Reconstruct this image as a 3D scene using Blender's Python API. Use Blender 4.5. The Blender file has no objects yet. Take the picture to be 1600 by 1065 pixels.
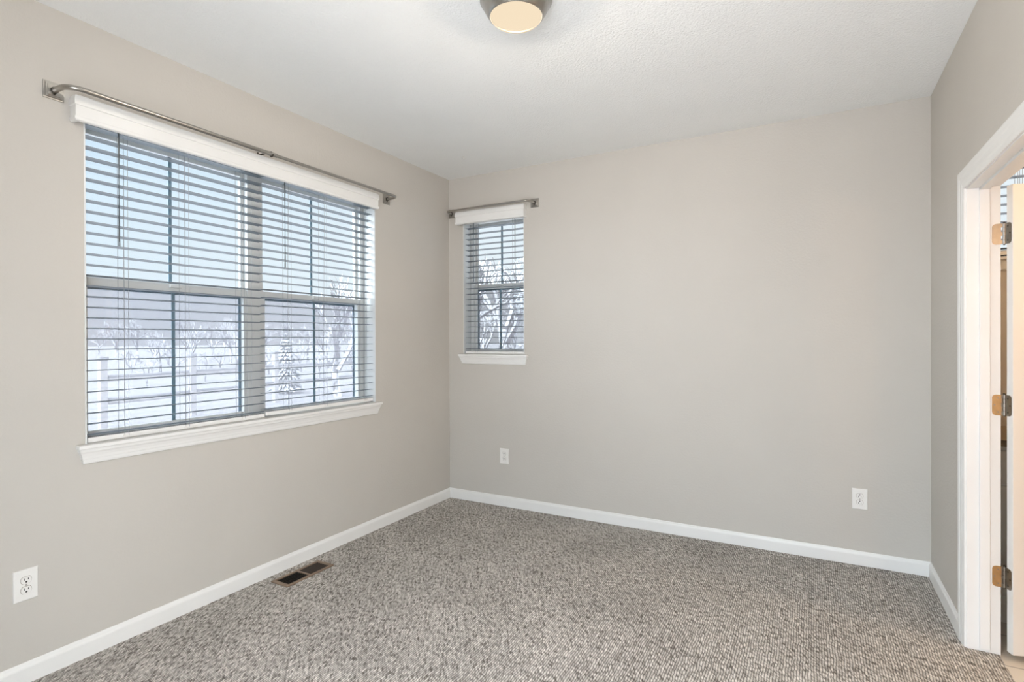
import bpy, bmesh, math, random
from mathutils import Vector, Matrix
random.seed(7)
S = bpy.context.scene
COL = S.collection
D = bpy.data

# ------------------------------------------------------------------ camera
W, H = 3.347, 2.74            # room width (x), ceiling height; left wall x=0, back wall y=0
F_PX, YAW, PITCH, ROLL = 854.26, 0.5027, -0.0033, -0.0035
fwd = Vector((-math.sin(YAW) * math.cos(PITCH), math.cos(YAW) * math.cos(PITCH), math.sin(PITCH)))
rgt = Vector((math.cos(YAW), math.sin(YAW), 0))
upv = rgt.cross(fwd)
r2 = rgt * math.cos(ROLL) + upv * math.sin(ROLL)
u2 = -rgt * math.sin(ROLL) + upv * math.cos(ROLL)
cd = D.cameras.new('camera')
cam = D.objects.new('camera', cd)
COL.objects.link(cam)
cd.sensor_width = 36
cd.lens = F_PX / 1600 * 36
cd.clip_start = 0.02
cd.clip_end = 500
m3 = Matrix((r2, u2, -fwd)).transposed()
cam.matrix_world = Matrix.Translation((2.7548, -3.8851, 1.3638)) @ m3.to_4x4()
S.camera = cam

# ------------------------------------------------------------------ view + world + lights
S.view_settings.view_transform = 'Standard'
S.view_settings.look = 'None'
S.view_settings.exposure = 0.06
S.view_settings.gamma = 1.0
S.view_settings.use_curve_mapping = False

wd = D.worlds.new('winter_sky')
S.world = wd
wd.use_nodes = True
nt = wd.node_tree
nt.nodes.clear()
tc = nt.nodes.new('ShaderNodeTexCoord')
sx = nt.nodes.new('ShaderNodeSeparateXYZ')
rp = nt.nodes.new('ShaderNodeValToRGB')
bg = nt.nodes.new('ShaderNodeBackground')
wo = nt.nodes.new('ShaderNodeOutputWorld')
nt.links.new(tc.outputs['Generated'], sx.inputs[0])
nt.links.new(sx.outputs['Z'], rp.inputs[0])
e = rp.color_ramp.elements
# overcast winter sky: pale at the horizon, much brighter overhead
for i, (pos, c) in enumerate(((0.0, (0.74, 0.78, 0.85)), (0.12, (0.70, 0.79, 0.87)), (0.36, (0.58, 0.73, 0.88)), (0.58, (1.6, 1.65, 1.7)))):
    k = e[i] if i < 2 else e.new(pos)
    k.position = pos
    k.color = (*c, 1)
bg.inputs['Strength'].default_value = 1.2
mr = nt.nodes.new('ShaderNodeMapRange')
mr.inputs['From Min'].default_value = 0.35
mr.inputs['From Max'].default_value = 0.85
nt.links.new(sx.outputs['Y'], mr.inputs[0])
mxw = nt.nodes.new('ShaderNodeMix')
mxw.data_type = 'RGBA'
mxw.inputs[7].default_value = (0.77, 0.80, 0.83, 1)
mulw = nt.nodes.new('ShaderNodeMath')
mulw.operation = 'MULTIPLY'
mulw.inputs[1].default_value = 0.75
low = nt.nodes.new('ShaderNodeMath')
low.operation = 'LESS_THAN'
low.inputs[1].default_value = 0.4
nt.links.new(sx.outputs['Z'], low.inputs[0])
nt.links.new(mr.outputs[0], mulw.inputs[0])
mul2 = nt.nodes.new('ShaderNodeMath')
mul2.operation = 'MULTIPLY'
nt.links.new(mulw.outputs[0], mul2.inputs[0])
nt.links.new(low.outputs[0], mul2.inputs[1])
nt.links.new(mul2.outputs[0], mxw.inputs[0])
nt.links.new(rp.outputs[0], mxw.inputs[6])
# brighter sky on the sunny side (south, away from both windows' outlook)
sn = nt.nodes.new('ShaderNodeMapRange')
sn.interpolation_type = 'SMOOTHSTEP'
sn.inputs['From Min'].default_value = 0.12
sn.inputs['From Max'].default_value = -0.25
sn.inputs['To Min'].default_value = 1.0
sn.inputs['To Max'].default_value = 9.0
nt.links.new(sx.outputs['Y'], sn.inputs[0])
vs = nt.nodes.new('ShaderNodeVectorMath')
vs.operation = 'SCALE'
nt.links.new(mxw.outputs[2], vs.inputs[0])
nt.links.new(sn.outputs[0], vs.inputs['Scale'])
nt.links.new(vs.outputs[0], bg.inputs[0])
nt.links.new(bg.outputs[0], wo.inputs[0])


def point_light(name, loc, power, color, radius):
    ld = D.lights.new(name, 'POINT')
    ld.energy = power
    ld.color = color
    ld.shadow_soft_size = radius
    o = D.objects.new(name, ld)
    COL.objects.link(o)
    o.location = loc
    return o


LAMP = (1.712, -1.945)
point_light('ceiling_bulb', (LAMP[0], LAMP[1], 2.645), 82, (1.0, 0.94, 0.86), 0.03)
point_light('bathroom_sconce_bulb', (3.95, -2.80, 1.75), 13, (1.0, 0.64, 0.38), 0.06)
point_light('added_bathroom_fill', (4.6, -0.12, 2.30), 14, (1.0, 0.78, 0.55), 0.08)  # unseen bulb added to brighten the bathroom wall behind the door
point_light('vanity_bulb', (4.75, -1.15, 2.0), 34, (1.0, 0.74, 0.50), 0.08)


# fill light in an opening added to the unseen wall behind the camera
GX0, GX1, GZ0, GZ1 = 1.55, 3.20, 0.02, 2.25
ad = D.lights.new('behind_camera_fill', 'AREA')
ad.shape = 'RECTANGLE'
ad.size = GX1 - GX0 - 0.1
ad.size_y = GZ1 - GZ0 - 0.1
ad.energy = 5
ad.color = (0.97, 0.985, 1.0)
ao = D.objects.new('behind_camera_fill', ad)
COL.objects.link(ao)
ao.location = ((GX0 + GX1) / 2, -4.21, (GZ0 + GZ1) / 2)
ao.rotation_euler = (math.radians(90), 0, 0)


# ------------------------------------------------------------------ materials
def mat(name, color, rough=0.6, metal=0.0, bump=None, var=None, spec=None, aniso=None):
    """bump=(scale, strength, distance); var=(scale, amount) slight tone variation of the paint itself"""
    m = D.materials.new(name)
    m.use_nodes = True
    n = m.node_tree.nodes
    l = m.node_tree.links
    p = n['Principled BSDF']
    p.inputs['Base Color'].default_value = (*color, 1)
    p.inputs['Roughness'].default_value = rough
    p.inputs['Metallic'].default_value = metal
    if spec is not None:
        p.inputs['Specular IOR Level'].default_value = spec
    t = n.new('ShaderNodeTexCoord')
    if bump:
        z = n.new('ShaderNodeTexNoise')
        z.inputs['Scale'].default_value = bump[0]
        z.inputs['Detail'].default_value = 3
        b = n.new('ShaderNodeBump')
        b.inputs['Strength'].default_value = bump[1]
        b.inputs['Distance'].default_value = bump[2]
        l.new(t.outputs['Object'], z.inputs['Vector'])
        l.new(z.outputs['Fac'], b.inputs['Height'])
        l.new(b.outputs[0], p.inputs['Normal'])
    if var:
        z = n.new('ShaderNodeTexNoise')
        z.inputs['Scale'].default_value = var[0]
        r = n.new('ShaderNodeValToRGB')
        a = var[1]
        r.color_ramp.elements[0].position = 0.3
        r.color_ramp.elements[1].position = 0.7
        r.color_ramp.elements[0].color = (*[c * (1 - a) for c in color], 1)
        r.color_ramp.elements[1].color = (*[min(1, c * (1 + a)) for c in color], 1)
        l.new(t.outputs['Object'], z.inputs['Vector'])
        l.new(z.outputs['Fac'], r.inputs[0])
        l.new(r.outputs[0], p.inputs['Base Color'])
    return m


M_WALL = mat('greige_wall_paint', (0.555, 0.520, 0.470), 0.75, bump=(75, 0.35, 0.004), var=(2.5, 0.012), spec=0.25)
M_CEIL = mat('ceiling_paint', (0.88, 0.88, 0.86), 0.85, bump=(110, 0.8, 0.005), var=(3, 0.01), spec=0.2)
M_TRIM = mat('white_trim_paint', (0.80, 0.785, 0.755), 0.38, bump=(30, 0.03, 0.002), var=(6, 0.01))
M_VINYL = mat('white_vinyl', (0.68, 0.69, 0.68), 0.35, bump=(40, 0.02, 0.001), var=(5, 0.01))
M_BLIND = mat('shade_darkened_blind_slat', (0.135, 0.162, 0.185), 0.40, bump=(50, 0.03, 0.001), var=(8, 0.012))  # pale slats darkened: their backlit shade is put into the base colour
M_CORD = mat('grey_cord', (0.30, 0.32, 0.34), 0.8, var=(90, 0.05))
M_WAND = mat('grey_wand', (0.22, 0.255, 0.28), 0.35, var=(30, 0.05))
M_PLATE = mat('white_plastic', (0.80, 0.775, 0.735), 0.35, var=(20, 0.01))
M_SLOT = mat('dark_slot', (0.03, 0.025, 0.02), 0.7, var=(50, 0.1))
M_NICKEL = mat('brushed_nickel', (0.42, 0.40, 0.37), 0.30, 1.0, bump=(220, 0.05, 0.001), var=(60, 0.05))
M_DARKMETAL = mat('dark_metal', (0.10, 0.09, 0.08), 0.4, 1.0, var=(60, 0.08))
M_BRASS = mat('antique_brass', (0.60, 0.43, 0.24), 0.33, 1.0, bump=(150, 0.06, 0.001), var=(45, 0.10))
M_HINGEDARK = mat('darkened_hinge_metal', (0.33, 0.31, 0.28), 0.35, 1.0, bump=(150, 0.06, 0.001), var=(45, 0.10))  # hinge metal with the door leaf's dark reflection put into its colour
M_VENT = mat('brown_vent_metal', (0.235, 0.165, 0.115), 0.5, 0.1, var=(40, 0.06))
M_VENTDARK = mat('dark_vent_metal', (0.030, 0.020, 0.014), 0.6, 0.0, var=(40, 0.1))
M_DUCT = mat('black_duct', (0.008, 0.007, 0.006), 0.8, var=(20, 0.1))
M_MUNTIN = mat('slate_grille', (0.19, 0.28, 0.35), 0.5, var=(20, 0.05))
M_SCREENFRAME = mat('slate_screen_frame', (0.12, 0.17, 0.22), 0.5, var=(20, 0.05))
M_BATHWALL = mat('bathroom_wall_paint', (0.62, 0.56, 0.48), 0.75, bump=(75, 0.35, 0.004), var=(2.5, 0.01))
M_COUNTER = mat('brown_countertop', (0.20, 0.145, 0.085), 0.3, var=(60, 0.25))
M_CABINET = mat('white_cabinet_paint', (0.66, 0.60, 0.50), 0.4, var=(6, 0.015))
M_SNOW = mat('snow', (0.22, 0.221, 0.234), 0.8, bump=(3, 0.5, 0.1), var=(0.6, 0.04))
M_WOODGREY = mat('weathered_wood', (0.36, 0.345, 0.345), 0.85, bump=(25, 0.3, 0.01), var=(6, 0.15))


def snowy(name, bark, cover):
    """bark with snow lying where a branch faces up"""
    m = mat(name, bark, 0.9)
    n = m.node_tree.nodes
    l = m.node_tree.links
    p = n['Principled BSDF']
    g = n.new('ShaderNodeNewGeometry')
    s = n.new('ShaderNodeSeparateXYZ')
    z = n.new('ShaderNodeTexNoise')
    z.inputs['Scale'].default_value = 6
    a = n.new('ShaderNodeMath')
    a.operation = 'ADD'
    r = n.new('ShaderNodeValToRGB')
    r.color_ramp.elements[0].position = cover
    r.color_ramp.elements[1].position = cover + 0.15
    r.color_ramp.elements[0].color = (*bark, 1)
    r.color_ramp.elements[1].color = (0.50, 0.505, 0.525, 1)
    t = n.new('ShaderNodeTexCoord')
    l.new(t.outputs['Object'], z.inputs['Vector'])
    l.new(g.outputs['Normal'], s.inputs[0])
    l.new(s.outputs['Z'], a.inputs[0])
    l.new(z.outputs['Fac'], a.inputs[1])
    l.new(a.outputs[0], r.inputs[0])
    l.new(r.outputs[0], p.inputs['Base Color'])
    return m


M_BARK = snowy('snowy_bark', (0.12, 0.112, 0.118), 0.45)
M_NEEDLE = snowy('snowy_needles', (0.045, 0.06, 0.058), 0.80)


def glass_material():
    m = D.materials.new('window_glass')
    m.use_nodes = True
    n = m.node_tree.nodes
    l = m.node_tree.links
    n.clear()
    o = n.new('ShaderNodeOutputMaterial')
    x = n.new('ShaderNodeMixShader')
    lw = n.new('ShaderNodeLayerWeight')
    lw.inputs['Blend'].default_value = 0.5
    pw = n.new('ShaderNodeMath')
    pw.operation = 'POWER'
    pw.inputs[1].default_value = 5.0
    f = n.new('ShaderNodeMath')
    f.operation = 'MULTIPLY_ADD'
    f.inputs[1].default_value = 0.9
    f.inputs[2].default_value = 0.035
    l.new(lw.outputs['Facing'], pw.inputs[0])
    l.new(pw.outputs[0], f.inputs[0])
    t = n.new('ShaderNodeBsdfTransparent')
    t.inputs[0].default_value = (0.95, 0.975, 0.98, 1)
    g = n.new('ShaderNodeBsdfGlossy')
    g.inputs['Roughness'].default_value = 0.02
    l.new(f.outputs[0], x.inputs[0])
    l.new(t.outputs[0], x.inputs[1])
    l.new(g.outputs[0], x.inputs[2])
    l.new(x.outputs[0], o.inputs[0])
    return m


def screen_material():
    m = D.materials.new('insect_screen_mesh')
    m.use_nodes = True
    n = m.node_tree.nodes
    l = m.node_tree.links
    n.clear()
    o = n.new('ShaderNodeOutputMaterial')
    x = n.new('ShaderNodeMixShader')
    x.inputs[0].default_value = 0.42
    t = n.new('ShaderNodeBsdfTransparent')
    d = n.new('ShaderNodeMixShader')
    d.inputs[0].default_value = 0.5
    a = n.new('ShaderNodeBsdfTranslucent')
    a.inputs[0].default_value = (0.30, 0.29, 0.325, 1)
    b = n.new('ShaderNodeBsdfDiffuse')
    b.inputs[0].default_value = (0.30, 0.29, 0.325, 1)
    l.new(a.outputs[0], d.inputs[1])
    l.new(b.outputs[0], d.inputs[2])
    l.new(t.outputs[0], x.inputs[1])
    l.new(d.outputs[0], x.inputs[2])
    l.new(x.outputs[0], o.inputs[0])
    return m


def frosted_lamp_glass():
    m = D.materials.new('frosted_lamp_glass')
    m.use_nodes = True
    n = m.node_tree.nodes
    l = m.node_tree.links
    n.clear()
    o = n.new('ShaderNodeOutputMaterial')
    x = n.new('ShaderNodeMixShader')
    x.inputs[0].default_value = 0.70
    t = n.new('ShaderNodeBsdfTransparent')
    t.inputs[0].default_value = (1.0, 0.95, 0.88, 1)
    s = n.new('ShaderNodeEmission')
    s.inputs[0].default_value = (1.0, 0.84, 0.62, 1)
    s.inputs[1].default_value = 0.85
    l.new(t.outputs[0], x.inputs[1])
    l.new(s.outputs[0], x.inputs[2])
    l.new(x.outputs[0], o.inputs[0])
    return m


def carpet_material():
    m = D.materials.new('ribbed_carpet')
    m.use_nodes = True
    n = m.node_tree.nodes
    l = m.node_tree.links
    p = n['Principled BSDF']
    p.inputs['Roughness'].default_value = 0.95
    p.inputs['Specular IOR Level'].default_value = 0.1
    t = n.new('ShaderNodeTexCoord')
    # rows of yarn run along y; every row has its own run of light and dark flecks
    sp = n.new('ShaderNodeSeparateXYZ')
    l.new(t.outputs['Object'], sp.inputs[0])
    wob = n.new('ShaderNodeTexNoise')
    wob.inputs['Scale'].default_value = 14.0
    wob.inputs['Detail'].default_value = 3
    l.new(t.outputs['Object'], wob.inputs['Vector'])

    def math_(op, a_, b_=None, c_=None):
        k_ = n.new('ShaderNodeMath')
        k_.operation = op
        for i_, v_ in enumerate((a_, b_, c_)):
            if v_ is None:
                continue
            if isinstance(v_, (int, float)):
                k_.inputs[i_].default_value = v_
            else:
                l.new(v_, k_.inputs[i_])
        return k_.outputs[0]

    xr = math_('MULTIPLY_ADD', sp.outputs['X'], 98.0, math_('MULTIPLY', wob.outputs['Fac'], 1.6))
    row = math_('FLOOR', xr)
    fr_ = math_('FRACT', xr)
    dist = math_('ABSOLUTE', math_('SUBTRACT', fr_, 0.5))            # 0 mid-row .. 0.5 in the gap
    cv = n.new('ShaderNodeCombineXYZ')
    l.new(math_('MULTIPLY', row, 7.31), cv.inputs[0])
    l.new(math_('MULTIPLY_ADD', fr_, 0.6, math_('MULTIPLY', sp.outputs['Y'], 52.0)), cv.inputs[1])
    v = n.new('ShaderNodeTexNoise')
    v.inputs['Scale'].default_value = 1.0
    v.inputs['Detail'].default_value = 2.0
    v.inputs['Roughness'].default_value = 0.65
    l.new(cv.outputs[0], v.inputs['Vector'])
    r = n.new('ShaderNodeValToRGB')
    ce = r.color_ramp.elements
    ce[0].position = 0.34
    ce[0].color = (0.15, 0.132, 0.116, 1)
    ce[1].position = 0.66
    ce[1].color = (0.68, 0.64, 0.595, 1)
    q = ce.new(0.50)
    q.color = (0.43, 0.40, 0.365, 1)
    l.new(v.outputs['Fac'], r.inputs[0])
    prof_ = math_('SUBTRACT', 1.0, math_('POWER', math_('MULTIPLY', dist, 2.0), 3.5))
    # worn / brushed patches of the pile
    z = n.new('ShaderNodeTexNoise')
    z.inputs['Scale'].default_value = 2.2
    z.inputs['Detail'].default_value = 3
    l.new(t.outputs['Object'], z.inputs['Vector'])
    zr = n.new('ShaderNodeMapRange')
    zr.inputs['From Min'].default_value = 0.3
    zr.inputs['From Max'].default_value = 0.7
    zr.inputs['To Min'].default_value = 0.90
    zr.inputs['To Max'].default_value = 1.10
    l.new(z.outputs['Fac'], zr.inputs[0])
    wr = n.new('ShaderNodeMapRange')
    wr.inputs['To Min'].default_value = 0.22
    wr.inputs['To Max'].default_value = 1.15
    l.new(prof_, wr.inputs[0])
    mu = n.new('ShaderNodeMath')
    mu.operation = 'MULTIPLY'
    l.new(zr.outputs[0], mu.inputs[0])
    l.new(wr.outputs[0], mu.inputs[1])
    x = n.new('ShaderNodeMix')
    x.data_type = 'RGBA'
    x.blend_type = 'MULTIPLY'
    x.inputs[0].default_value = 1.0
    l.new(r.outputs[0], x.inputs[6])
    l.new(mu.outputs[0], x.inputs[7])
    l.new(x.outputs[2], p.inputs['Base Color'])
    ad = n.new('ShaderNodeMath')
    ad.operation = 'ADD'
    l.new(prof_, ad.inputs[0])
    l.new(v.outputs['Fac'], ad.inputs[1])
    b = n.new('ShaderNodeBump')
    b.inputs['Strength'].default_value = 0.6
    b.inputs['Distance'].default_value = 0.005
    l.new(ad.outputs[0], b.inputs['Height'])
    l.new(b.outputs[0], p.inputs['Normal'])
    return m


def tile_material():
    m = mat('beige_floor_tile', (0.62, 0.56, 0.48), 0.35)
    n = m.node_tree.nodes
    l = m.node_tree.links
    t = n.new('ShaderNodeTexCoord')
    b = n.new('ShaderNodeTexBrick')
    b.offset = 0.0
    b.inputs['Scale'].default_value = 1.0
    b.inputs['Brick Width'].default_value = 0.30
    b.inputs['Row Height'].default_value = 0.30
    b.inputs['Mortar Size'].default_value = 0.004
    b.inputs['Color1'].default_value = (0.66, 0.60, 0.52, 1)
    b.inputs['Color2'].default_value = (0.62, 0.56, 0.48, 1)
    b.inputs['Mortar'].default_value = (0.35, 0.31, 0.27, 1)
    l.new(t.outputs['Object'], b.inputs['Vector'])
    l.new(b.outputs['Color'], n['Principled BSDF'].inputs['Base Color'])
    return m


M_GLASS = glass_material()
M_SCREEN = screen_material()
M_LAMPGLASS = frosted_lamp_glass()
M_LAMPBACK = D.materials.new('lamp_glow_disc_emission')  # emission of a disc added inside the bowl to even out its glow
M_LAMPBACK.use_nodes = True
_n = M_LAMPBACK.node_tree.nodes
_p = _n['Principled BSDF']
_p.inputs['Base Color'].default_value = (0, 0, 0, 1)
_p.inputs['Specular IOR Level'].default_value = 0.0
_p.inputs['Roughness'].default_value = 1.0
_p.inputs['Emission Color'].default_value = (1.0, 0.84, 0.62, 1)
_p.inputs['Emission Strength'].default_value = 1.0
M_CARPET = carpet_material()
M_TILE = tile_material()


# ------------------------------------------------------------------ mesh helpers
def frame_map(f):
    """(u along the wall, n out of the wall into the room, z) -> world"""
    if f == 'L':
        return lambda u, n, z: Vector((n, u, z))
    if f == 'B':
        return lambda u, n, z: Vector((u, -n, z))
    if f == 'R':
        return lambda u, n, z: Vector((W - n, u, z))
    return lambda u, n, z: Vector((u, n, z))


class MB:
    def __init__(self, frame='W', origin=(0, 0, 0)):
        self.bm = bmesh.new()
        self.f = frame_map(frame)
        self.o = Vector(origin)

    def P(self, u, n, z):
        return self.f(u, n, z) - self.o

    def box(self, u0, u1, n0, n1, z0, z1, bev=0.0, seg=2):
        tmp = bmesh.new()
        vs = [tmp.verts.new(self.P(u, n, z)) for z in (z0, z1) for n in (n0, n1) for u in (u0, u1)]
        for q in ((0, 1, 3, 2), (4, 6, 7, 5), (0, 4, 5, 1), (2, 3, 7, 6), (0, 2, 6, 4), (1, 5, 7, 3)):
            tmp.faces.new([vs[i] for i in q])
        bmesh.ops.recalc_face_normals(tmp, faces=tmp.faces)
        if bev > 0:
            bmesh.ops.bevel(tmp, geom=list(tmp.edges), offset=bev, segments=seg, profile=0.5, affect='EDGES')
        self.merge(tmp)
        return self

    def merge(self, tmp):
        me = D.meshes.new('t')
        tmp.to_mesh(me)
        tmp.free()
        self.bm.from_mesh(me)
        D.meshes.remove(me)

    def loft(self, rings, cap=True, closed=True):
        """rings of world-frame (u,n,z) points, all with the same count"""
        R = [[self.bm.verts.new(self.P(*p)) for p in r] for r in rings]
        n = len(R[0])
        for a, b in zip(R, R[1:]):
            for i in range(n if closed else n - 1):
                j = (i + 1) % n
                self.bm.faces.new((a[i], a[j], b[j], b[i]))
        if cap:
            self.bm.faces.new(R[0])
            self.bm.faces.new(R[-1])
        return self

    def levels(self, u0, u1, lv, back=0.0):
        """moulding with mitred returns: lv = [(z, n)], wider where it is thicker"""
        rings = []
        for z, n in lv:
            rings.append([(u0 - n, back, z), (u0 - n, n, z), (u1 + n, n, z), (u1 + n, back, z)])
        return self.loft(rings)

    def sweep(self, prof, u0, u1):
        """profile [(n,z)] run straight along u"""
        return self.loft([[(u0, n, z) for n, z in prof], [(u1, n, z) for n, z in prof]])

    def tube(self, pts, r, seg=12, cap=True):
        pts = [Vector(p) for p in pts]
        rs = r if isinstance(r, (list, tuple)) else [r] * len(pts)
        rings = []
        for i, p in enumerate(pts):
            d = (pts[min(i + 1, len(pts) - 1)] - pts[max(i - 1, 0)]).normalized()
            a = d.cross(Vector((0, 0, 1)))
            if a.length < 1e-3:
                a = Vector((1, 0, 0))
            a.normalize()
            b = d.cross(a).normalized()
            rings.append([p + (a * math.cos(t) + b * math.sin(t)) * rs[i]
                          for t in [2 * math.pi * k / seg for k in range(seg)]])
        return self.loft(rings, cap)

    def lathe(self, cu, cn, prof, seg=64, cap=False):
        """profile [(radius, z)] turned about the vertical axis through (cu, cn)"""
        rings = [[(cu + r * math.cos(t), cn + r * math.sin(t), z)
                  for t in [2 * math.pi * k / seg for k in range(seg)]] for r, z in prof]
        return self.loft(rings, cap)

    def disc(self, u, n0, n1, z, r, seg=20, sz=1.0):
        """short cylinder standing out of the wall"""
        rg = [[(u + r * math.cos(t), n, z + sz * r * math.sin(t))
               for t in [2 * math.pi * k / seg for k in range(seg)]] for n in (n0, n1)]
        return self.loft(rg)

    def build(self, name, material, parent=None, smooth=False, autosmooth=None):
        bmesh.ops.recalc_face_normals(self.bm, faces=self.bm.faces)
        me = D.meshes.new(name)
        self.bm.to_mesh(me)
        self.bm.free()
        me.materials.append(material)
        if smooth or autosmooth:
            for p in me.polygons:
                p.use_smooth = True
        if autosmooth:
            me.set_sharp_from_angle(angle=math.radians(autosmooth))
        o = D.objects.new(name, me)
        COL.objects.link(o)
        if parent is not None:
            o.parent = parent
        else:
            o.location = self.o
        return o


def part(name, material, parent, mesh):
    return D.objects.new(name, mesh)


def empty(name, loc, label=None, cat=None, group=None, kind=None):
    o = D.objects.new(name, None)
    o.empty_display_size = 0.05
    COL.objects.link(o)
    o.location = loc
    tag(o, label, cat, group, kind)
    return o


def tag(o, label=None, cat=None, group=None, kind=None):
    for k, v in (('label', label), ('category', cat), ('group', group), ('kind', kind)):
        if v:
            o[k] = v
    return o


def copy_part(o, parent, loc):
    c = o.copy()
    c.parent = parent
    c.location = loc
    COL.objects.link(c)
    return c


# ------------------------------------------------------------------ the room shell
Y0 = -4.12                      # wall behind the camera
WL = 0.17                       # outer wall thickness
WR = 0.115                      # partition thickness
LU0, LU1, LZ0, LZ1 = -2.705, -0.912, 0.900, 2.375       # left window recess
SU0, SU1, SZ0, SZ1 = 0.148, 0.733, 1.224, 2.40          # small window recess
DU0, DU1, DZ = -1.650, -0.800, 2.034                    # rough door opening in the right wall
BX1 = 5.7                                               # far side of the bathroom
BU0, BU1, BZ0, BZ1 = 3.585, 4.45, 1.80, 2.42            # bathroom window

f = MB().box(0, W, Y0, 0, -0.12, 0).box(W, 3.457, DU0, DU1, -0.12, 0)
tag(f.build('floor', M_CARPET), 'grey and brown flecked ribbed carpet', 'floor', kind='structure')
f = MB().box(3.457, BX1, -3.2, 0, -0.12, -0.004)
tag(f.build('floor_bathroom', M_TILE), 'pale beige tiled bathroom floor beyond the doorway', 'floor', kind='structure')
c = MB().box(-WL, W + WR, Y0 - 0.12, WL, H, H + 0.12)
tag(c.build('ceiling', M_CEIL), 'white orange-peel textured ceiling', 'ceiling', kind='structure')
c = MB().box(W + WR, BX1 + 0.1, -3.3, WL, 2.62, 2.74)
tag(c.build('ceiling_bathroom', M_CEIL), 'bathroom ceiling', 'ceiling', kind='structure')


def holed(mb, a0, a1, n0, n1, z0, z1, h):
    u0, u1, b0, b1 = h
    mb.box(a0, u0, n0, n1, z0, z1).box(u1, a1, n0, n1, z0, z1)
    if b0 > z0:
        mb.box(u0, u1, n0, n1, z0, b0)
    mb.box(u0, u1, n0, n1, b1, z1)
    return mb


w = holed(MB('L'), Y0, WL, -WL, 0, -0.12, H, (LU0, LU1, LZ0, LZ1))
tag(w.build('wall_left', M_WALL), 'greige left wall with the wide window', 'wall', kind='structure')
w = holed(MB('B'), 0, W + WR / 2, -WL, 0, -0.12, H, (SU0, SU1, SZ0, SZ1))
tag(w.build('wall_back', M_WALL), 'greige back wall with the narrow window', 'wall', kind='structure')
w = holed(MB('R'), Y0, 0, -WR, 0, -0.12, H, (DU0, DU1, -0.12, DZ))
tag(w.build('wall_right', M_WALL), 'greige right wall with the doorway', 'wall', kind='structure')
w = holed(MB(), -WL, W + WR, Y0 - 0.12, Y0, -0.12, H, (GX0, GX1, GZ0, GZ1))  # hole added for the fill light
tag(w.build('wall_front', M_WALL), 'wall behind the camera', 'wall', kind='structure')
w = holed(MB('B'), W + WR / 2, BX1, -WL, 0, -0.12, 2.62, (BU0, BU1, BZ0, BZ1))
tag(w.build('wall_bathroom_back', M_BATHWALL), 'beige bathroom wall seen past the door', 'wall', kind='structure')
w = MB().box(BX1, BX1 + 0.1, -3.3, WL, -0.12, 2.62).box(W + WR, BX1, -3.3, -3.2, -0.12, 2.62)
tag(w.build('wall_bathroom_side', M_BATHWALL), 'beige bathroom side walls', 'wall', kind='structure')

m = MB()  # unseen frame added round the fill light opening, no glass in it
for q in ((GX0, GX0 + 0.05, GZ0, GZ1), (GX1 - 0.05, GX1, GZ0, GZ1), (GX0 + 0.05, GX1 - 0.05, GZ0, GZ0 + 0.05), (GX0 + 0.05, GX1 - 0.05, GZ1 - 0.05, GZ1),
          ((GX0 + GX1) / 2 - 0.04, (GX0 + GX1) / 2 + 0.04, GZ0 + 0.05, GZ1 - 0.05)):
    m.box(q[0], q[1], Y0 - 0.08, Y0 - 0.03, q[2], q[3], 0.003)
tag(m.build('fill_opening_frame', M_VINYL), 'white frame added around the fill light opening behind the camera', 'door', kind='structure')

# baseboards
BASE = [(0, -0.01), (0.013, -0.01), (0.013, 0.062), (0.0115, 0.068), (0.008, 0.073), (0.006, 0.080), (0.004, 0.083), (0, 0.083)]
for nm, fr, a, b in (('baseboard_left', 'L', Y0, 0), ('baseboard_back', 'B', 0, W), ('baseboard_right', 'R', -0.724, 0)):
    o = MB(fr).sweep(BASE, a, b).build(nm, M_TRIM)
    tag(o, 'white painted baseboard along the %s wall' % nm.split('_')[1], 'baseboard', kind='structure')


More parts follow.
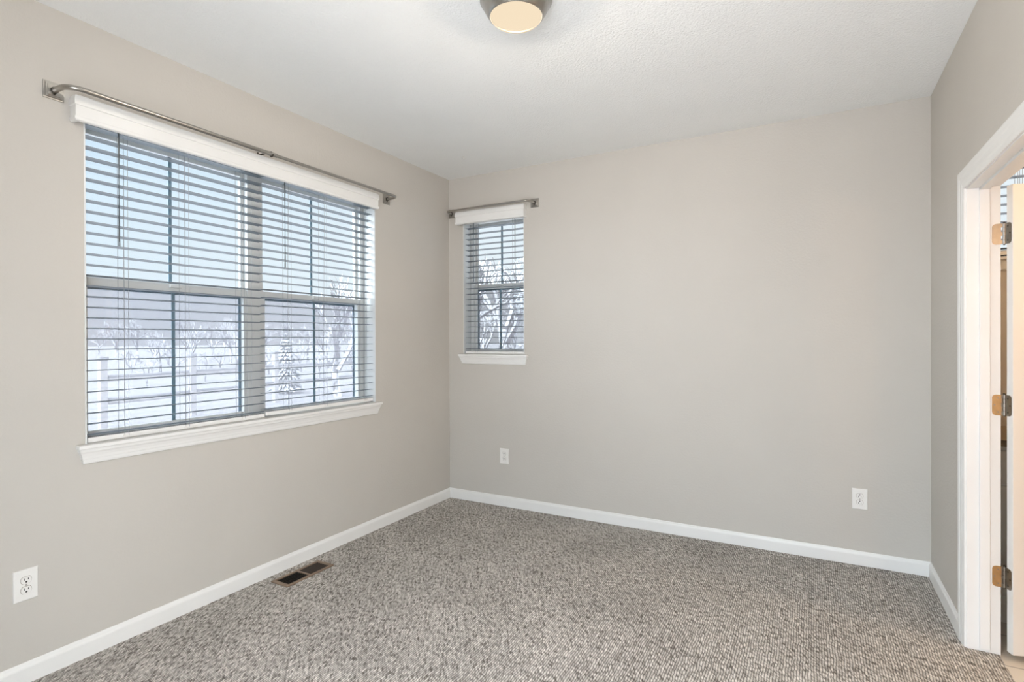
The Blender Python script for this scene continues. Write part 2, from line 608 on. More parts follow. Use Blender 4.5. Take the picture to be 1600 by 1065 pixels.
# ------------------------------------------------------------------ windows
def window_unit(root, fr, org, u0, u1, z0, z1, zm, fl_=0.034, fr_=0.034, grille_up=True, screen=True):
    """one double-hung unit: frame, upper sash (outer track), lower sash (inner track), grilles, screen"""
    fw, fb = 0.034, 0.016
    m = MB(fr, org)
    m.box(u0, u0 + fl_, -0.165, -0.105, z0, z1, 0.003)
    m.box(u1 - fr_, u1, -0.165, -0.105, z0, z1, 0.003)
    m.box(u0 + fl_, u1 - fr_, -0.165, -0.105, z0, z0 + fb, 0.003)
    m.box(u0 + fl_, u1 - fr_, -0.165, -0.105, z1 - fw, z1, 0.003)
    m.build('window_frame', M_VINYL, root)
    a, b = u0 + fl_, u1 - fr_
    sw = 0.020
    for nm, n0, n1, s0, s1, bot, top in (('upper_sash', -0.160, -0.138, zm - 0.018, z1 - fw, 0.034, 0.028),
                                         ('lower_sash', -0.136, -0.112, z0 + fb, zm + 0.018, 0.022, 0.040)):
        m = MB(fr, org)
        m.box(a, a + sw, n0, n1, s0, s1, 0.002).box(b - sw, b, n0, n1, s0, s1, 0.002)
        m.box(a + sw, b - sw, n0, n1, s0, s0 + bot, 0.002).box(a + sw, b - sw, n0, n1, s1 - top, s1, 0.002)
        sash = m.build(nm, M_VINYL, root)
        nm_ = (n0 + n1) / 2
        MB(fr, org).box(a + sw, b - sw, nm_ - 0.002, nm_ + 0.002, s0 + bot, s1 - top).build('pane', M_GLASS, sash)
        if grille_up or nm == 'lower_sash':
            c = (a + b) / 2
            MB(fr, org).box(c - 0.009, c + 0.009, nm_ - 0.007, nm_ - 0.003, s0 + bot, s1 - top, 0.001).build(
                'grille_bar', M_MUNTIN, sash)
        if nm == 'lower_sash':
            q = MB(fr, org)
            c = (a + b) / 2
            q.box(c - 0.03, c + 0.03, -0.112, -0.100, s1 - 0.022, s1 - 0.006, 0.003)
            q.build('sash_lock', M_VINYL, sash)
    if screen:
        m = MB(fr, org)
        s0, s1, t = z0 + fb, zm - 0.010, 0.016
        n0, n1 = -0.172, -0.164
        m.box(a, a + t, n0, n1, s0, s1, 0.002).box(b - t, b, n0, n1, s0, s1, 0.002)
        m.box(a + t, b - t, n0, n1, s0, s0 + t, 0.002).box(a + t, b - t, n0, n1, s1 - t - 0.006, s1, 0.002)
        sf = m.build('screen_frame', M_SCREENFRAME, root)
        MB(fr, org).box(a + t, b - t, -0.1685, -0.1675, s0 + t, s1 - t).build('screen_mesh', M_SCREEN, sf)


def window_trim(root, fr, org, u0, u1, z0, z1, z_ap, over=0.036):
    # white jamb liner on sides and top of the recess
    t = 0.006
    m = MB(fr, org)
    m.box(u0, u0 + t, -0.105, 0.0015, z0, z1).box(u1 - t, u1, -0.105, 0.0015, z0, z1).box(u0, u1, -0.105, 0.0015, z1 - t, z1)
    m.build('jamb_liner', M_VINYL, root)
    # stool with horns, then mitred apron moulding
    m = MB(fr, org)
    m.box(u0 + 0.0005, u1 - 0.0005, -0.105, 0.004, z0 + 0.0005, z0 + 0.016)
    m.box(u0 - over, u1 + over, 0.0, 0.036, z0 - 0.002, z0 + 0.016, 0.004, 3)
    m.build('window_stool', M_TRIM, root)
    zt = z0 - 0.002
    h = zt - z_ap
    lv = [(zt, 0.028), (zt - h * 0.18, 0.027), (zt - h * 0.30, 0.022), (zt - h * 0.5, 0.0175), (zt - h * 0.68, 0.0155),
          (zt - h * 0.70, 0.0125), (zt - h * 0.85, 0.0115), (zt - h * 0.97, 0.009), (z_ap, 0.006)]
    MB(fr, org).levels(u0 - 0.002, u1 + 0.002, lv).build('window_apron', M_TRIM, root)


o = (0, (LU0 + LU1) / 2, LZ0)
win1 = empty('window_1', o, 'wide white double window in the left wall with a moulded sill', 'window', kind='structure')
um = -1.8025
window_unit(win1, 'L', o, LU0 + 0.006, um, LZ0 + 0.016, LZ1 - 0.006, 1.635, fr_=0.05)
window_unit(win1, 'L', o, um, LU1 - 0.006, LZ0 + 0.016, LZ1 - 0.006, 1.635, fl_=0.05)
MB('L', o).box(um - 0.026, um + 0.026, -0.108, -0.100, LZ0 + 0.016, LZ1 - 0.006, 0.002).build('mullion_cover', M_VINYL, win1)
window_trim(win1, 'L', o, LU0, LU1, LZ0, LZ1, 0.832)

o = ((SU0 + SU1) / 2, 0, SZ0)
win2 = empty('window_2', o, 'narrow white window in the back wall beside the left corner', 'window', kind='structure')
window_unit(win2, 'B', o, SU0 + 0.006, SU1 - 0.006, SZ0 + 0.016, SZ1 - 0.006, 1.815)
window_trim(win2, 'B', o, SU0, SU1, SZ0, SZ1, 1.158)

o = ((BU0 + BU1) / 2, 0, BZ0)
win3 = empty('window_3', o, 'small bathroom window seen in the gap above and behind the open door', 'window', kind='structure')
m = MB('B', o)
for q in ((BU0, BU0 + 0.05, BZ0, BZ1), (BU1 - 0.05, BU1, BZ0, BZ1), (BU0 + 0.05, BU1 - 0.05, BZ0, BZ0 + 0.05), (BU0 + 0.05, BU1 - 0.05, BZ1 - 0.05, BZ1)):
    m.box(q[0], q[1], -0.16, -0.10, q[2], q[3], 0.003)
m.build('window_frame', M_VINYL, win3)
MB('B', o).box(BU0 + 0.05, BU1 - 0.05, -0.132, -0.128, BZ0 + 0.05, BZ1 - 0.05).build('pane', M_GLASS, win3)
m = MB('B', o)
m.box(BU0, BU1, -0.10, 0.03, BZ0 - 0.016, BZ0, 0.003).box(BU0, BU1, 0, 0.012, BZ0 - 0.07, BZ0 - 0.016, 0.002)
m.build('window_stool', M_TRIM, win3)


# ------------------------------------------------------------------ blinds
def slat_mesh(fr, width, nin, nout, bow=0.0022, th=0.0026, tilt=0.045):
    """gently crowned faux-wood slat, centred on its own origin"""
    m = MB(fr)
    dep = nout - nin
    K = 6
    top, bot = [], []
    for i in range(K + 1):
        t = i / K
        n = -dep / 2 + dep * t
        z = bow * (1 - (2 * t - 1) ** 2) + n * tilt
        e_ = th / 2 * (0.55 if i in (0, K) else 1)
        top.append((n, z + e_))
        bot.append((n, z - e_))
    prof = top + bot[::-1]
    m.sweep(prof, -width / 2, width / 2)
    return m


def make_blind(fr, u0, u1, z_first, z_last, count, z_rail, rail_h, ladders, wand_u, wand_z, head_top, label,
               nin=-0.062, nout=-0.012):
    uc = (u0 + u1) / 2
    nc = (nin + nout) / 2
    base = tuple(frame_map(fr)(uc, nc, z_rail))
    root = empty('window_blind', base, label, 'blind', 'slatted window blinds')
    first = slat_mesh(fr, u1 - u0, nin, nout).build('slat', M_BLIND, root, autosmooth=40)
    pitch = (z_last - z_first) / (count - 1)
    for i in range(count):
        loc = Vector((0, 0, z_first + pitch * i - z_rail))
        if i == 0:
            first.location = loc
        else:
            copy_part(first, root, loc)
    rail = MB(fr, base).box(u0, u1, nin, nout, z_rail, z_rail + rail_h, 0.003).build('bottom_rail', M_TRIM, root)
    MB(fr, base).box(u0, u1, nin - 0.002, nout - 0.002, head_top - 0.05, head_top, 0.002).build('headrail', M_TRIM, root)
    for lu in ladders:
        c = MB(fr, base)
        for n in (nin - 0.0012, nout + 0.0014):
            c.tube([(lu, n, z_rail + rail_h * 0.5), (lu, n, head_top - 0.048)], 0.0010, 6)
        c.tube([(lu + 0.014, nc, z_rail + rail_h), (lu + 0.014, nc, head_top - 0.048)], 0.0009, 6)
        c.tube([(lu + 0.018, nout + 0.0016, z_rail + rail_h * 0.5), (lu + 0.018, nout + 0.0016, head_top - 0.048)], 0.0009, 6)
        for i in range(count):
            z = z_first + pitch * i - 0.0024
            c.tube([(lu, nin - 0.0012, z), (lu, nout + 0.0014, z)], 0.0006, 5)
        c.build('ladder_cord', M_CORD, root)
        MB(fr, base).disc(lu, nout - 0.001, nout + 0.0022, z_rail + rail_h * 0.5, 0.006, 14).build('rail_plug', M_PLATE, rail)
    wn = nout + 0.012
    wd_ = MB(fr, base).tube([(wand_u, wn, wand_z), (wand_u, wn, wand_z + 0.02), (wand_u, wn, head_top - 0.060),
                             (wand_u, wn - 0.004, head_top - 0.045), (wand_u, wn - 0.012, head_top - 0.038)],
                            [0.0050, 0.0042, 0.0042, 0.002, 0.002], 8)
    wd_.build('tilt_wand', M_WAND, root, autosmooth=60)
    return root


def make_valance(root_origin, fr, u0, u1, z0, z1, n, label):
    """moulded valance board with returns, covering the headrails"""
    h = z1 - z0
    t = 0.010
    prof = [(z0, n - 0.008), (z0 + 0.004, n - 0.002), (z0 + 0.012, n), (z0 + 0.017, n), (z0 + 0.019, n - 0.004), (z0 + h * 0.60, n - 0.004),
            (z0 + h * 0.62, n), (z0 + h * 0.72, n + 0.001), (z0 + h * 0.94, n - 0.002), (z1, n - 0.008)]
    b = MB(fr, root_origin)
    rings = []
    for z, k in prof:
        d = k - n
        rings.append([(u0 - d, 0.001, z), (u0 - d, k, z), (u1 + d, k, z), (u1 + d, 0.001, z),
                      (u1 + d - t, 0.001, z), (u1 + d - t, k - t, z), (u0 - d + t, k - t, z), (u0 - d + t, 0.001, z)])
    b.loft(rings)
    o = b.build('valance', M_TRIM, None, autosmooth=25)
    return tag(o, label, 'valance', 'blind valances')


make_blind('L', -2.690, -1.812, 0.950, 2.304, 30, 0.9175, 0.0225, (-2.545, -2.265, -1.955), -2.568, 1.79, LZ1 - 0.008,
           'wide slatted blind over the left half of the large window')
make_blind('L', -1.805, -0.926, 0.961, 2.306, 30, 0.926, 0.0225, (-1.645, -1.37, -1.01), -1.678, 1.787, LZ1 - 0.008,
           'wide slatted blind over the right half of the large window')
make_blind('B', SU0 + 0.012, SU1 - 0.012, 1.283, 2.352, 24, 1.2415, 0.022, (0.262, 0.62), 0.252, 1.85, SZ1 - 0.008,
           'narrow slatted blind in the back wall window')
make_blind('B', BU0 + 0.012, BU1 - 0.012, 1.850, 2.330, 11, 1.812, 0.022, (BU0 + 0.14, BU1 - 0.14), BU1 - 0.10, 2.0, BZ1 - 0.006,
           'slatted blind in the bathroom window beyond the door')
make_valance((0, LU0, 2.29), 'L', -2.757, -0.925, 2.291, 2.400, 0.052,
             'long white moulded valance across the top of the large window')
make_valance((SU0, 0, 2.33), 'B', 0.097, 0.757, 2.334, 2.440, 0.052,
             'short white moulded valance above the narrow back wall window')


# ------------------------------------------------------------------ curtain rods
def square_plate(fr, org, u, z, s, root):
    m = MB(fr, org)
    h = s / 2
    m.box(u - h, u + h, 0, 0.004, z - h, z + h, 0.001)
    m.box(u - h * 0.80, u + h * 0.80, 0.003, 0.008, z - h * 0.80, z + h * 0.80, 0.0015)
    m.box(u - h * 0.62, u + h * 0.62, 0.007, 0.011, z - h * 0.62, z + h * 0.62, 0.0015)
    p = m.build('wall_plate', M_NICKEL, root)
    q = MB(fr, org)
    q.disc(u, 0.010, 0.0175, z, 0.0135)
    q.build('collar', M_DARKMETAL, p)
    q = MB(fr, org)
    q.disc(u, 0.010, 0.0135, z - h * 0.46, 0.004)
    q.build('set_screw', M_DARKMETAL, p)


def bend(u_wall, u_rod, n, z, rad=0.055, k=8):
    """path from the wall plate out and round to the straight run"""
    s = 1 if u_rod > u_wall else -1
    pts = [(u_wall, 0.009, z), (u_wall, n - rad, z)]
    for i in range(1, k + 1):
        a = math.pi / 2 * i / k
        pts.append((u_wall + s * rad * (1 - math.cos(a)), n - rad + rad * math.sin(a), z))
    return pts


def curtain_rod(fr, org, uL, uR, uj, n, z, rb, rs, label, bracket=True, plate=0.072):
    root = empty('curtain_rod', org, label, 'curtain rod', 'wraparound curtain rods')
    pa = bend(uL, uj, n, z)
    MB(fr, org).tube(pa + [(uj, n, z)], rb, 18).build('rod', M_NICKEL, root, autosmooth=50)
    pb = bend(uR, uj, n, z)
    MB(fr, org).tube(pb + [(uj - 0.02 * (1 if uj > uL else -1), n, z)], rs, 18).build('rod_sleeve', M_NICKEL, root, autosmooth=50)
    square_plate(fr, org, uL, z, plate, root)
    square_plate(fr, org, uR, z, plate, root)
    if bracket:
        m = MB(fr, org)
        m.box(uj - 0.034, uj - 0.022, 0.0, 0.004, z - 0.02, z + 0.03, 0.001)
        m.box(uj - 0.033, uj - 0.023, 0.003, n, z + 0.0105, z + 0.0165, 0.001)
        ring = []
        for i in range(13):
            a = math.radians(95 + 260 * i / 12)
            ring.append((uj - 0.028, n + (rb + 0.003) * math.cos(a), z + (rb + 0.003) * math.sin(a)))
        m.tube(ring, 0.0032, 8)
        m.build('centre_bracket', M_DARKMETAL, root)
        m = MB(fr, org)
        m.tube([(uj - 0.046, n, z), (uj - 0.040, n, z)], rb + 0.0016, 18)
        m.build('joint_ring', M_NICKEL, root, autosmooth=40)
        m = MB(fr, org).tube([(uj - 0.003, n, z), (uj + 0.004, n, z)], rb + 0.0012, 18)
        m.build('joint_ring', M_NICKEL, root, autosmooth=40)
    return root


curtain_rod('L', (0, -1.8, 2.402), -2.812, -0.796, -1.83, 0.118, 2.397, 0.0110, 0.0092,
            'long brushed nickel curtain rod above the large window')
curtain_rod('B', (0.43, 0, 2.447), 0.830, 0.036, 0.40, 0.108, 2.441, 0.0088, 0.0078,
            'short brushed nickel curtain rod above the narrow back wall window', bracket=False, plate=0.070)


# ------------------------------------------------------------------ electrical outlets
def outlet(fr, u, z, flip, label, w_=0.079, h_=0.124):
    base = tuple(frame_map(fr)(u, 0, z))
    root = empty('wall_outlet', base, label, 'outlet', 'duplex wall outlets')
    m = MB(fr, base)
    lv = []
    for n, k in ((0.0, 0.0), (0.0035, 0.0), (0.0055, 0.0015), (0.0065, 0.005)):
        lv.append([(u - w_ / 2 + k, n, z - h_ / 2 + k), (u + w_ / 2 - k, n, z - h_ / 2 + k),
                   (u + w_ / 2 - k, n, z + h_ / 2 - k), (u - w_ / 2 + k, n, z + h_ / 2 - k)])
    m.loft(lv)
    m.build('cover_plate', M_PLATE, root)
    s = -1 if flip else 1
    for dz in (0.0195, -0.0195):
        m = MB(fr, base)
        zc = z + dz
        ring = []
        for t in [2 * math.pi * k / 28 for k in range(28)]:
            ring.append((0.0172 * math.cos(t), max(-0.0137, min(0.0137, 0.0172 * math.sin(t)))))
        m.loft([[(u + a, n, zc + b) for a, b in ring] for n in (0.006, 0.0088)])
        r = m.build('receptacle', M_PLATE, root)
        # groove round the receptacle face
        m = MB(fr, base)
        m.loft([[(u + a * 1.07, n, zc + b * 1.07) for a, b in ring] for n in (0.0064, 0.0069)])
        m.build('groove', M_VENT, r)
        m = MB(fr, base)
        d = frame_map(fr)(1, 0, 0)
        m.box(u - 0.0078, u - 0.0052, 0.0084, 0.0092, zc + s * 0.004 - 0.0045, zc + s * 0.004 + 0.0045)
        m.box(u + 0.0052, u + 0.0076, 0.0084, 0.0092, zc + s * 0.004 - 0.0036, zc + s * 0.004 + 0.0036)
        m.disc(u, 0.0084, 0.0092, zc - s * 0.0068, 0.0033, 12)
        m.build('slots', M_SLOT, r)
    m = MB(fr, base)
    m.disc(u, 0.006, 0.0082, z, 0.0032, 14)
    m.build('screw', M_NICKEL, root)


outlet('L', -2.913, 0.392, False, 'white duplex outlet on the left wall below the large window')
outlet('B', 0.544, 0.408, False, 'white duplex outlet on the back wall near the left corner')
outlet('B', 3.002, 0.397, True, 'white duplex outlet on the back wall near the right corner, set ground-hole up')

# ------------------------------------------------------------------ floor register
vo = (0.152, -1.683, 0.0)
vent = empty('floor_vent', vo, 'brown metal floor vent in the carpet beside the left baseboard', 'vent')
x0, x1, y0, y1 = 0.084, 0.220, -1.850, -1.516
m = MB('W', vo)
fl = 0.016
for a in ((x0, x0 + fl, y0, y1), (x1 - fl, x1, y0, y1), (x0 + fl, x1 - fl, y0, y0 + fl + 0.006), (x0 + fl, x1 - fl, y1 - fl - 0.006, y1),
          (x0 + fl, x1 - fl, -1.689, -1.677)):
    m.box(a[0], a[1], a[2], a[3], 0.001, 0.009, 0.002)
m.build('frame', M_VENT, vent)
MB('W', vo).box(x0 + 0.006, x1 - 0.006, y0 + 0.006, y1 - 0.006, 0.0003, 0.0012).build('duct_opening', M_DUCT, vent)
for (ya, yb, mt) in ((y0 + fl + 0.006, -1.689, M_VENTDARK), (-1.677, y1 - fl - 0.006, M_VENTDARK)):
    m = MB('W', vo)
    for i in range(6):
        xx = x0 + fl + 0.010 + i * (x1 - x0 - 2 * fl - 0.02) / 5
        tilt = 0.003 if ya < -1.7 else -0.003
        m.loft([[(xx - 0.001 - tilt, yy, 0.0014), (xx + 0.001 - tilt, yy, 0.0014), (xx + 0.001 + tilt, yy, 0.007), (xx - 0.001 + tilt, yy, 0.007)]
                for yy in (ya, yb)])
    m.build('louvers', mt, vent)

# ------------------------------------------------------------------ ceiling light and hook
lo = (LAMP[0], LAMP[1], H)
lamp = empty('ceiling_light', lo, 'round flush ceiling light with a brushed nickel pan and frosted glass', 'ceiling light')
MB('W', lo).lathe(LAMP[0], LAMP[1], [(0.120, H), (0.143, H - 0.002), (0.146, H - 0.010), (0.1455, H - 0.020), (0.142, H - 0.026),
                                     (0.138, H - 0.030), (0.134, H - 0.038), (0.124, H - 0.058), (0.113, H - 0.076), (0.108, H - 0.082),
                                     (0.1055, H - 0.083), (0.1045, H - 0.080), (0.110, H - 0.06), (0.118, H - 0.03), (0.120, H - 0.005)]).build(
    'pan', M_NICKEL, lamp, autosmooth=35)
gp = [(0.1035, H - 0.0790)]
for i in range(15):
    a = math.pi / 2 * i / 14
    gp.append((max(0.0006, 0.1035 * math.cos(a)), H - 0.080 - 0.038 * math.sin(a)))
MB('W', lo).lathe(LAMP[0], LAMP[1], gp).build('glass_bowl', M_LAMPGLASS, lamp, smooth=True)
MB('W', lo).lathe(LAMP[0], LAMP[1], [(0.0006, H - 0.0780), (0.1026, H - 0.0785), (0.1026, H - 0.0765), (0.0006, H - 0.0760)]).build('lamp_glow_disc', M_LAMPBACK, lamp)  # added glowing disc, covers the overbright pan above the bowl

ho = (0.447, -0.440, H)
hk = empty('ceiling_hook', ho, 'tiny pale hook in the ceiling near the back left corner', 'hook')
MB('W', ho).lathe(ho[0], ho[1], [(0.0005, H - 0.0001), (0.009, H - 0.0003), (0.008, H - 0.004), (0.0005, H - 0.005)], 20).build('base', M_PLATE, hk, smooth=True)
MB('W', ho).tube([(ho[0], ho[1], H - 0.004), (ho[0], ho[1], H - 0.012)] +
                 [(ho[0] + 0.007 - 0.007 * math.cos(t), ho[1], H - 0.014 - 0.007 * math.sin(t)) for t in [math.pi * 1.2 * i / 8 for i in range(9)]],
                 0.0018, 8).build('hook', M_PLATE, hk, smooth=True)

# ------------------------------------------------------------------ doorway: casing, jamb, door, hinges
JU0, JU1, JZ = -1.632, -0.820, 2.014       # clear opening
casing = [(0.005, 0.0), (0.005, 0.007), (0.009, 0.009), (0.022, 0.010), (0.030, 0.0125), (0.052, 0.0125), (0.060, 0.0155), (0.080, 0.0165),
          (0.0875, 0.0145), (0.0885, 0.0)]


def case_ring(k):
    out = []
    for d, n in casing:
        if k == 0:
            out.append((JU1 + d, n, -0.01))
        elif k == 1:
            out.append((JU1 + d, n, JZ + d))
        elif k == 2:
            out.append((JU0 - d, n, JZ + d))
        else:
            out.append((JU0 - d, n, -0.01))
    return out


o = MB('R').loft([case_ring(k) for k in range(4)]).build('trim_1', M_TRIM)
tag(o, 'white moulded casing around the doorway', 'trim', kind='structure')
jb = MB('R')
jb.box(JU1, JU1 + 0.018, -WR, 0, -0.01, JZ + 0.018, 0.001)
jb.box(JU0 - 0.018, JU0, -WR, 0, -0.01, JZ + 0.018, 0.001)
jb.box(JU0, JU1, -WR, 0, JZ, JZ + 0.018, 0.001)
jb.box(JU1 - 0.011, JU1 + 0.001, -0.078, -0.043, 0.012, JZ, 0.0015)
jb.box(JU0 - 0.001, JU0 + 0.011, -0.078, -0.043, 0.0, JZ, 0.0015)
jb.box(JU0, JU1, -0.078, -0.043, JZ - 0.011, JZ + 0.001, 0.0015)
o = jb.build('trim_2', M_TRIM)
tag(o, 'white painted door jamb and stop', 'trim', kind='structure')
PIN = Vector((W + WR + 0.0115, JU1 + 0.000, 0))
TH = math.radians(110)
ct, st = math.cos(TH), math.sin(TH)


def dr(x, y):
    """door local (closed, relative to the pin) -> opened, relative to the pin"""
    return (x * ct - y * st, x * st + y * ct)


door = empty('door_1', PIN, 'white door standing open into the bathroom on the right', 'door', kind='structure')
DT0, DT1, DB, DTOP = -0.0445, -0.0095, 0.026, 2.008


def door_prism(mb, xa, xb, ya, yb, za, zb):
    tmp = bmesh.new()
    vs = [tmp.verts.new((*dr(x, y), z)) for z in (za, zb) for y in (ya, yb) for x in (xa, xb)]
    for q in ((0, 1, 3, 2), (4, 6, 7, 5), (0, 4, 5, 1), (2, 3, 7, 6), (0, 2, 6, 4), (1, 5, 7, 3)):
        tmp.faces.new([vs[i] for i in q])
    bmesh.ops.recalc_face_normals(tmp, faces=tmp.faces)
    bmesh.ops.bevel(tmp, geom=list(tmp.edges), offset=0.002, segments=2, profile=0.5, affect='EDGES')
    mb.merge(tmp)


DW = 0.800
m = MB()
# stiles, rails and recessed panels of the door leaf
for ya, yb in ((-0.003, -0.115), (-DW + 0.112, -DW)):
    door_prism(m, DT0, DT1, min(ya, yb), max(ya, yb), DB, DTOP)
for za, zb in ((DB, 0.24), (0.90, 1.04), (1.88, DTOP)):
    door_prism(m, DT0, DT1, -DW + 0.112, -0.115, za, zb)
m.build('door_leaf', M_TRIM, door)
for za, zb in ((0.24, 0.90), (1.04, 1.88)):
    m = MB()
    door_prism(m, DT0 + 0.010, DT1 - 0.010, -DW + 0.110, -0.113, za - 0.002, zb + 0.002)
    door_prism(m, DT0 + 0.004, DT1 - 0.004, -DW + 0.150, -0.153, za + 0.04, zb - 0.04)
    m.build('door_panel', M_TRIM, door)
m = MB()
for sgn, xk in ((-1, DT0), (1, DT1)):
    pts = []
    for dx, r in ((0, 0.030), (0.006, 0.030), (0.008, 0.012), (0.035, 0.011), (0.040, 0.022), (0.055, 0.027), (0.066, 0.020), (0.068, 0.001)):
        pts.append((xk + sgn * dx, r))
    rings = []
    for x, r in pts:
        rings.append([(*dr(x, -DW + 0.065 + r * math.cos(t)), 0.93 + r * math.sin(t)) for t in [2 * math.pi * k / 20 for k in range(20)]])
    m.loft(rings)
m.build('door_knob', M_NICKEL, door, autosmooth=40)


def rounded_leaf(half, h, rad, k=5):
    """outline of a hinge leaf: square at the pin side, rounded outer corners (s from pin side outwards, z)"""
    pts = [(0.0, -h / 2)]
    for i in range(k + 1):
        a = -math.pi / 2 + math.pi / 2 * i / k
        pts.append((half - rad + rad * math.cos(a), -h / 2 + rad + rad * math.sin(a)))
    for i in range(k + 1):
        a = math.pi / 2 * i / k
        pts.append((half - rad + rad * math.cos(a), h / 2 - rad + rad * math.sin(a)))
    pts.append((0.0, h / 2))
    return pts


HL = 0.089
for hz, mj in ((1.807, M_NICKEL), (1.074, M_BRASS), (0.337, M_BRASS)):
    hg = D.objects.new('hinge', None)
    hg.empty_display_size = 0.02
    COL.objects.link(hg)
    hg.parent = door
    hg.location = (0, 0, hz)
    out = rounded_leaf(0.030, HL, 0.014)
    # leaf on the jamb face (plane y = JU1), running from the pin towards the room
    m = MB()
    m.loft([[(-0.0105 - s, y, z) for s, z in out] for y in (-0.0012, 0.0004)])
    lf = m.build('jamb_leaf', mj, hg)
    m = MB()
    for s, z in ((0.010, 0.030), (0.022, 0.0), (0.010, -0.030)):
        rg = [[(-0.0105 - s + 0.0034 * math.cos(t), y, z + 0.0034 * math.sin(t)) for t in [2 * math.pi * k / 14 for k in range(14)]] for y in (-0.0018, 0.0)]
        m.loft(rg)
    m.build('screws', M_NICKEL, lf)
    # leaf on the door edge
    m = MB()
    m.loft([[(*dr(DT1 + 0.001 - s, y), z) for s, z in out] for y in (-0.0034, -0.0016)])
    lf = m.build('door_leaf_plate', M_HINGEDARK, hg)
    m = MB()
    for s, z in ((0.010, 0.030), (0.022, 0.0), (0.010, -0.030)):
        rg = [[(*dr(DT1 + 0.001 - s + 0.0034 * math.cos(t), y), z + 0.0034 * math.sin(t)) for t in [2 * math.pi * k / 14 for k in range(14)]] for y in (-0.0016, -0.0010)]
        m.loft(rg)
    m.build('screws', M_DARKMETAL, lf)
    # knuckles: five barrels, webs to the leaves, pin with a head
    m = MB()
    for i in range(5):
        za = -HL / 2 + i * HL / 5 + 0.0006
        zb = za + HL / 5 - 0.0012
        m.tube([(0, -0.001, za), (0, -0.001, zb)], 0.0060, 14)
        if i % 2 == 0:
            m.box(-0.011, -0.003, -0.0014, 0.0004, za, zb)
        else:
            a, b = dr(DT1 + 0.001, -0.0025), dr(-0.003, -0.0025)
            m.tube([(a[0], a[1], (za + zb) / 2 - 0.004), (b[0], b[1], (za + zb) / 2 - 0.004)], 0.0013, 6)
    m.build('knuckle', M_NICKEL if mj is M_NICKEL else M_HINGEDARK, hg, autosmooth=40)
    m = MB()
    m.lathe(0, -0.001, [(0.0005, -HL / 2 - 0.004), (0.004, -HL / 2 - 0.003), (0.004, HL / 2 + 0.001), (0.0055, HL / 2 + 0.002), (0.0055, HL / 2 + 0.005), (0.0005, HL / 2 + 0.007)], 14)
    m.build('pin', M_DARKMETAL, hg, autosmooth=40)

# ------------------------------------------------------------------ bathroom vanity behind the door
vx0, vx1, vy0, vy1 = W + WR + 0.004, 5.0, -0.52, -0.004
vo = ((vx0 + vx1) / 2, -0.26, 0.0)
van = empty('bathroom_vanity', vo, 'pale bathroom vanity with a brown top seen in the gap behind the door', 'vanity')
MB('W', vo).box(vx0, vx1, vy0 + 0.02, vy1, 0.10, 0.852, 0.002).build('cabinet_body', M_CABINET, van)
MB('W', vo).box(vx0, vx1, vy0 + 0.07, vy1, -0.004, 0.10).build('toe_kick', M_CABINET, van)
MB('W', vo).box(vx0 - 0.002, vx1 + 0.02, vy0 - 0.015, vy1, 0.852, 0.884, 0.004).build('countertop', M_COUNTER, van)
n = 4
for i in range(n):
    a = vx0 + 0.012 + i * (vx1 - vx0 - 0.01) / n
    b = a + (vx1 - vx0 - 0.01) / n - 0.012
    d = MB('W', vo).box(a, b, vy0, vy0 + 0.02, 0.68, 0.83, 0.003).build('drawer', M_CABINET, van)
    kx = min(a + 0.10, (a + b) / 2)
    MB('W', vo).tube([(kx, vy0 + 0.001, 0.79), (kx, vy0 - 0.012, 0.79), (kx, vy0 - 0.018, 0.79), (kx, vy0 - 0.026, 0.79)],
                     [0.006, 0.006, 0.014, 0.011], 16).build('knob', M_DARKMETAL, d, autosmooth=40)
    d = MB('W', vo).box(a, b, vy0, vy0 + 0.02, 0.145, 0.665, 0.003).build('cabinet_door', M_CABINET, van)
    MB('W', vo).tube([(b - 0.05, vy0 + 0.001, 0.60), (b - 0.05, vy0 - 0.012, 0.60), (b - 0.05, vy0 - 0.018, 0.60), (b - 0.05, vy0 - 0.026, 0.60)],
                     [0.006, 0.006, 0.014, 0.011], 16).build('knob', M_DARKMETAL, d, autosmooth=40)

# ------------------------------------------------------------------ outside: snow, trees, fence
GZ = -0.15
g = MB().box(-160, -WL - 0.02, -120, 160, GZ - 0.5, GZ).box(-WL - 0.02, 40, WL + 0.02, 160, GZ - 0.5, GZ)
tag(g.build('ground', M_SNOW), 'snow covered ground outside the windows', 'ground', kind='structure')


def bare_tree(name, h, seed, depth=5, spread=0.6):
    rnd = random.Random(seed)
    m = MB()

    def grow(p, d, ln, r, k):
        q = p + d * ln * 0.5 + Vector((rnd.uniform(-1, 1), rnd.uniform(-1, 1), rnd.uniform(-.4, .6))) * ln * 0.08
        e_ = p + d * ln
        m.tube([p, q, e_], [r, r * 0.85, r * 0.68], 5 if k > 2 else 4, cap=False)
        if k == 0:
            return
        for _ in range(3 if k > 1 else 2):
            nd = (d + Vector((rnd.uniform(-1, 1), rnd.uniform(-1, 1), rnd.uniform(-.35, .7))) * spread * 1.25).normalized()
            grow(p + d * ln * rnd.uniform(0.55, 1.0), nd, ln * rnd.uniform(0.58, 0.8), r * 0.62, k - 1)

    grow(Vector((0, 0, -0.1)), Vector((0, 0, 1)), h * 0.33, h * 0.026, depth)
    return m.build(name, M_BARK)


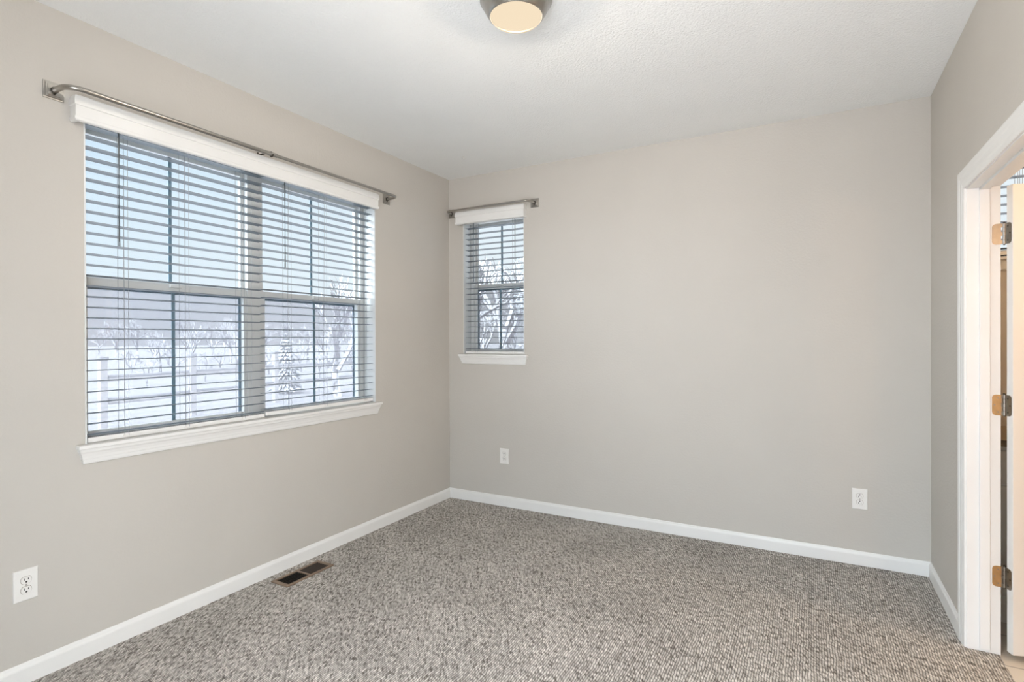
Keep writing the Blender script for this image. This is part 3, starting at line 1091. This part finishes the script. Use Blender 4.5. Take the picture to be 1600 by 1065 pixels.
def conifer(name, h, seed):
    rnd = random.Random(seed)
    m = MB()
    m.tube([(0, 0, -0.1), (0, 0, h * 0.97)], [h * 0.025, h * 0.004], 7)
    t = m.build('trunk', M_BARK)
    m = MB()
    z = 0.12 * h
    while z < h:
        rad = 0.30 * h * (1 - z / h) ** 0.8 + 0.03
        cnt = max(6, int(16 * (1 - z / h)) + 6)
        a0 = rnd.uniform(0, 6)
        for i in range(cnt):
            a = a0 + 2 * math.pi * i / cnt + rnd.uniform(-.15, .15)
            L = rad * rnd.uniform(0.75, 1.1)
            c, s = math.cos(a), math.sin(a)
            pts = [(c * L * t_, s * L * t_, z + 0.10 * L * t_ - 0.35 * L * t_ * t_) for t_ in (0.05, 0.4, 0.75, 1.0)]
            m.tube(pts, [0.02 * h, 0.032 * h, 0.024 * h, 0.004 * h], 5)
        z += 0.055 * h
    f_ = m.build('needles', M_NEEDLE)
    return t, f_


def cam_point(px, dist):
    """a place outdoors in the direction of a photo column, dist metres off along the view axis"""
    v = fwd * F_PX + r2 * (px - 800)
    v = v / v.dot(fwd) * dist
    return Vector((2.7548 + v.x, -3.8851 + v.y, GZ))


protos = [bare_tree('bare_tree', 4.0, 11), bare_tree('bare_tree', 3.0, 5, 5, 0.75), bare_tree('bare_tree', 4.6, 23, 5, 0.5)]
used = [False] * 3
rnd = random.Random(3)
spots = [(735, 12.5, 0, 1.25), (790, 15.0, 2, 1.25), (528, 14.5, 2, 0.95), (830, 17.0, 1, 0.95), (758, 27.0, 1, 1.4), (806, 32.0, 0, 1.3),
         (332, 48, 1, 1.3), (250, 26, 1, 0.85), (215, 38, 0, 1.0), (290, 44, 2, 1.0), (360, 36, 0, 0.9),
         (440, 42, 2, 0.9), (480, 34, 1, 1.1), (545, 40, 0, 1.0), (560, 30, 1, 1.0), (180, 50, 2, 1.0), (400, 52, 1, 1.6),
         (320, 20, 1, 0.5), (230, 18, 1, 0.42), (500, 22, 1, 0.5), (420, 24, 1, 0.55), (270, 22, 1, 0.6), (345, 24, 1, 0.55), (300, 30, 2, 0.7), (240, 32, 1, 0.9), (205, 24, 1, 0.5), (370, 30, 2, 0.65), (410, 34, 0, 0.85), (470, 26, 1, 0.65), (512, 29, 2, 0.6), (550, 26, 1, 0.7), (385, 17.5, 1, 0.4), (155, 60, 1, 1.3), (350, 62, 0, 1.4), (530, 60, 1, 1.8)]
for px, dist, k, sc in spots:
    o = protos[k] if not used[k] else protos[k].copy()
    if used[k]:
        COL.objects.link(o)
    used[k] = True
    o.location = cam_point(px, dist)
    o.rotation_euler = (0, 0, rnd.uniform(0, 6.28))
    o.scale = (sc, sc, sc)
    tag(o, *(('pale bare snow dusted tree outside beyond the large window', 'tree', 'bare trees outside the large window') if px < 650 else
             ('bare snowy branched tree outside the narrow back wall window', 'tree', 'bare trees outside the narrow window')))

ev = empty('evergreen_tree', cam_point(447, 15.5), 'small dark snowy evergreen seen through the right half of the large window', 'tree')
for q in conifer('evergreen', 1.65, 4):
    q.parent = ev

# split rail fence, each post its own thing
fp = [cam_point(160, 9.3), cam_point(300, 11.0), cam_point(430, 13.2), cam_point(575, 16.2)]
for i, p in enumerate(fp):
    r = empty('fence_post', p, ('grey snow capped fence post seen at the far left of the large window' if i == 0 else
                               'grey fence post out in the snow beyond the blinds'), 'fence post', 'fence posts outside')
    MB('W', p).box(p.x - 0.055, p.x + 0.055, p.y - 0.055, p.y + 0.055, GZ - 0.1, GZ + 1.18, 0.006).build('post', M_WOODGREY, r)
    MB('W', p).box(p.x - 0.07, p.x + 0.07, p.y - 0.07, p.y + 0.07, GZ + 1.18, GZ + 1.25, 0.02, 3).build('snow_cap', M_SNOW, r)
for a, b in zip(fp, fp[1:]):
    for hz in (0.45, 0.85):
        d = (b - a).normalized()
        s = a + d * 0.09 + Vector((0, 0, hz))
        e_ = b - d * 0.09 + Vector((0, 0, hz))
        m = MB('W', s)
        m.tube([s, (s + e_) / 2 - Vector((0, 0, 0.015)), e_], 0.035, 8)
        r = m.build('fence_rail', M_WOODGREY)
        tag(r, 'snowy horizontal fence rail out in the snow beyond the blinds', 'fence rail', 'fence rails outside')
        up = Vector((0, 0, 0.045))
        MB('W', s).tube([s + up, (s + e_) / 2 - Vector((0, 0, 0.015)) + up, e_ + up], 0.032, 8).build('snow', M_SNOW, r)
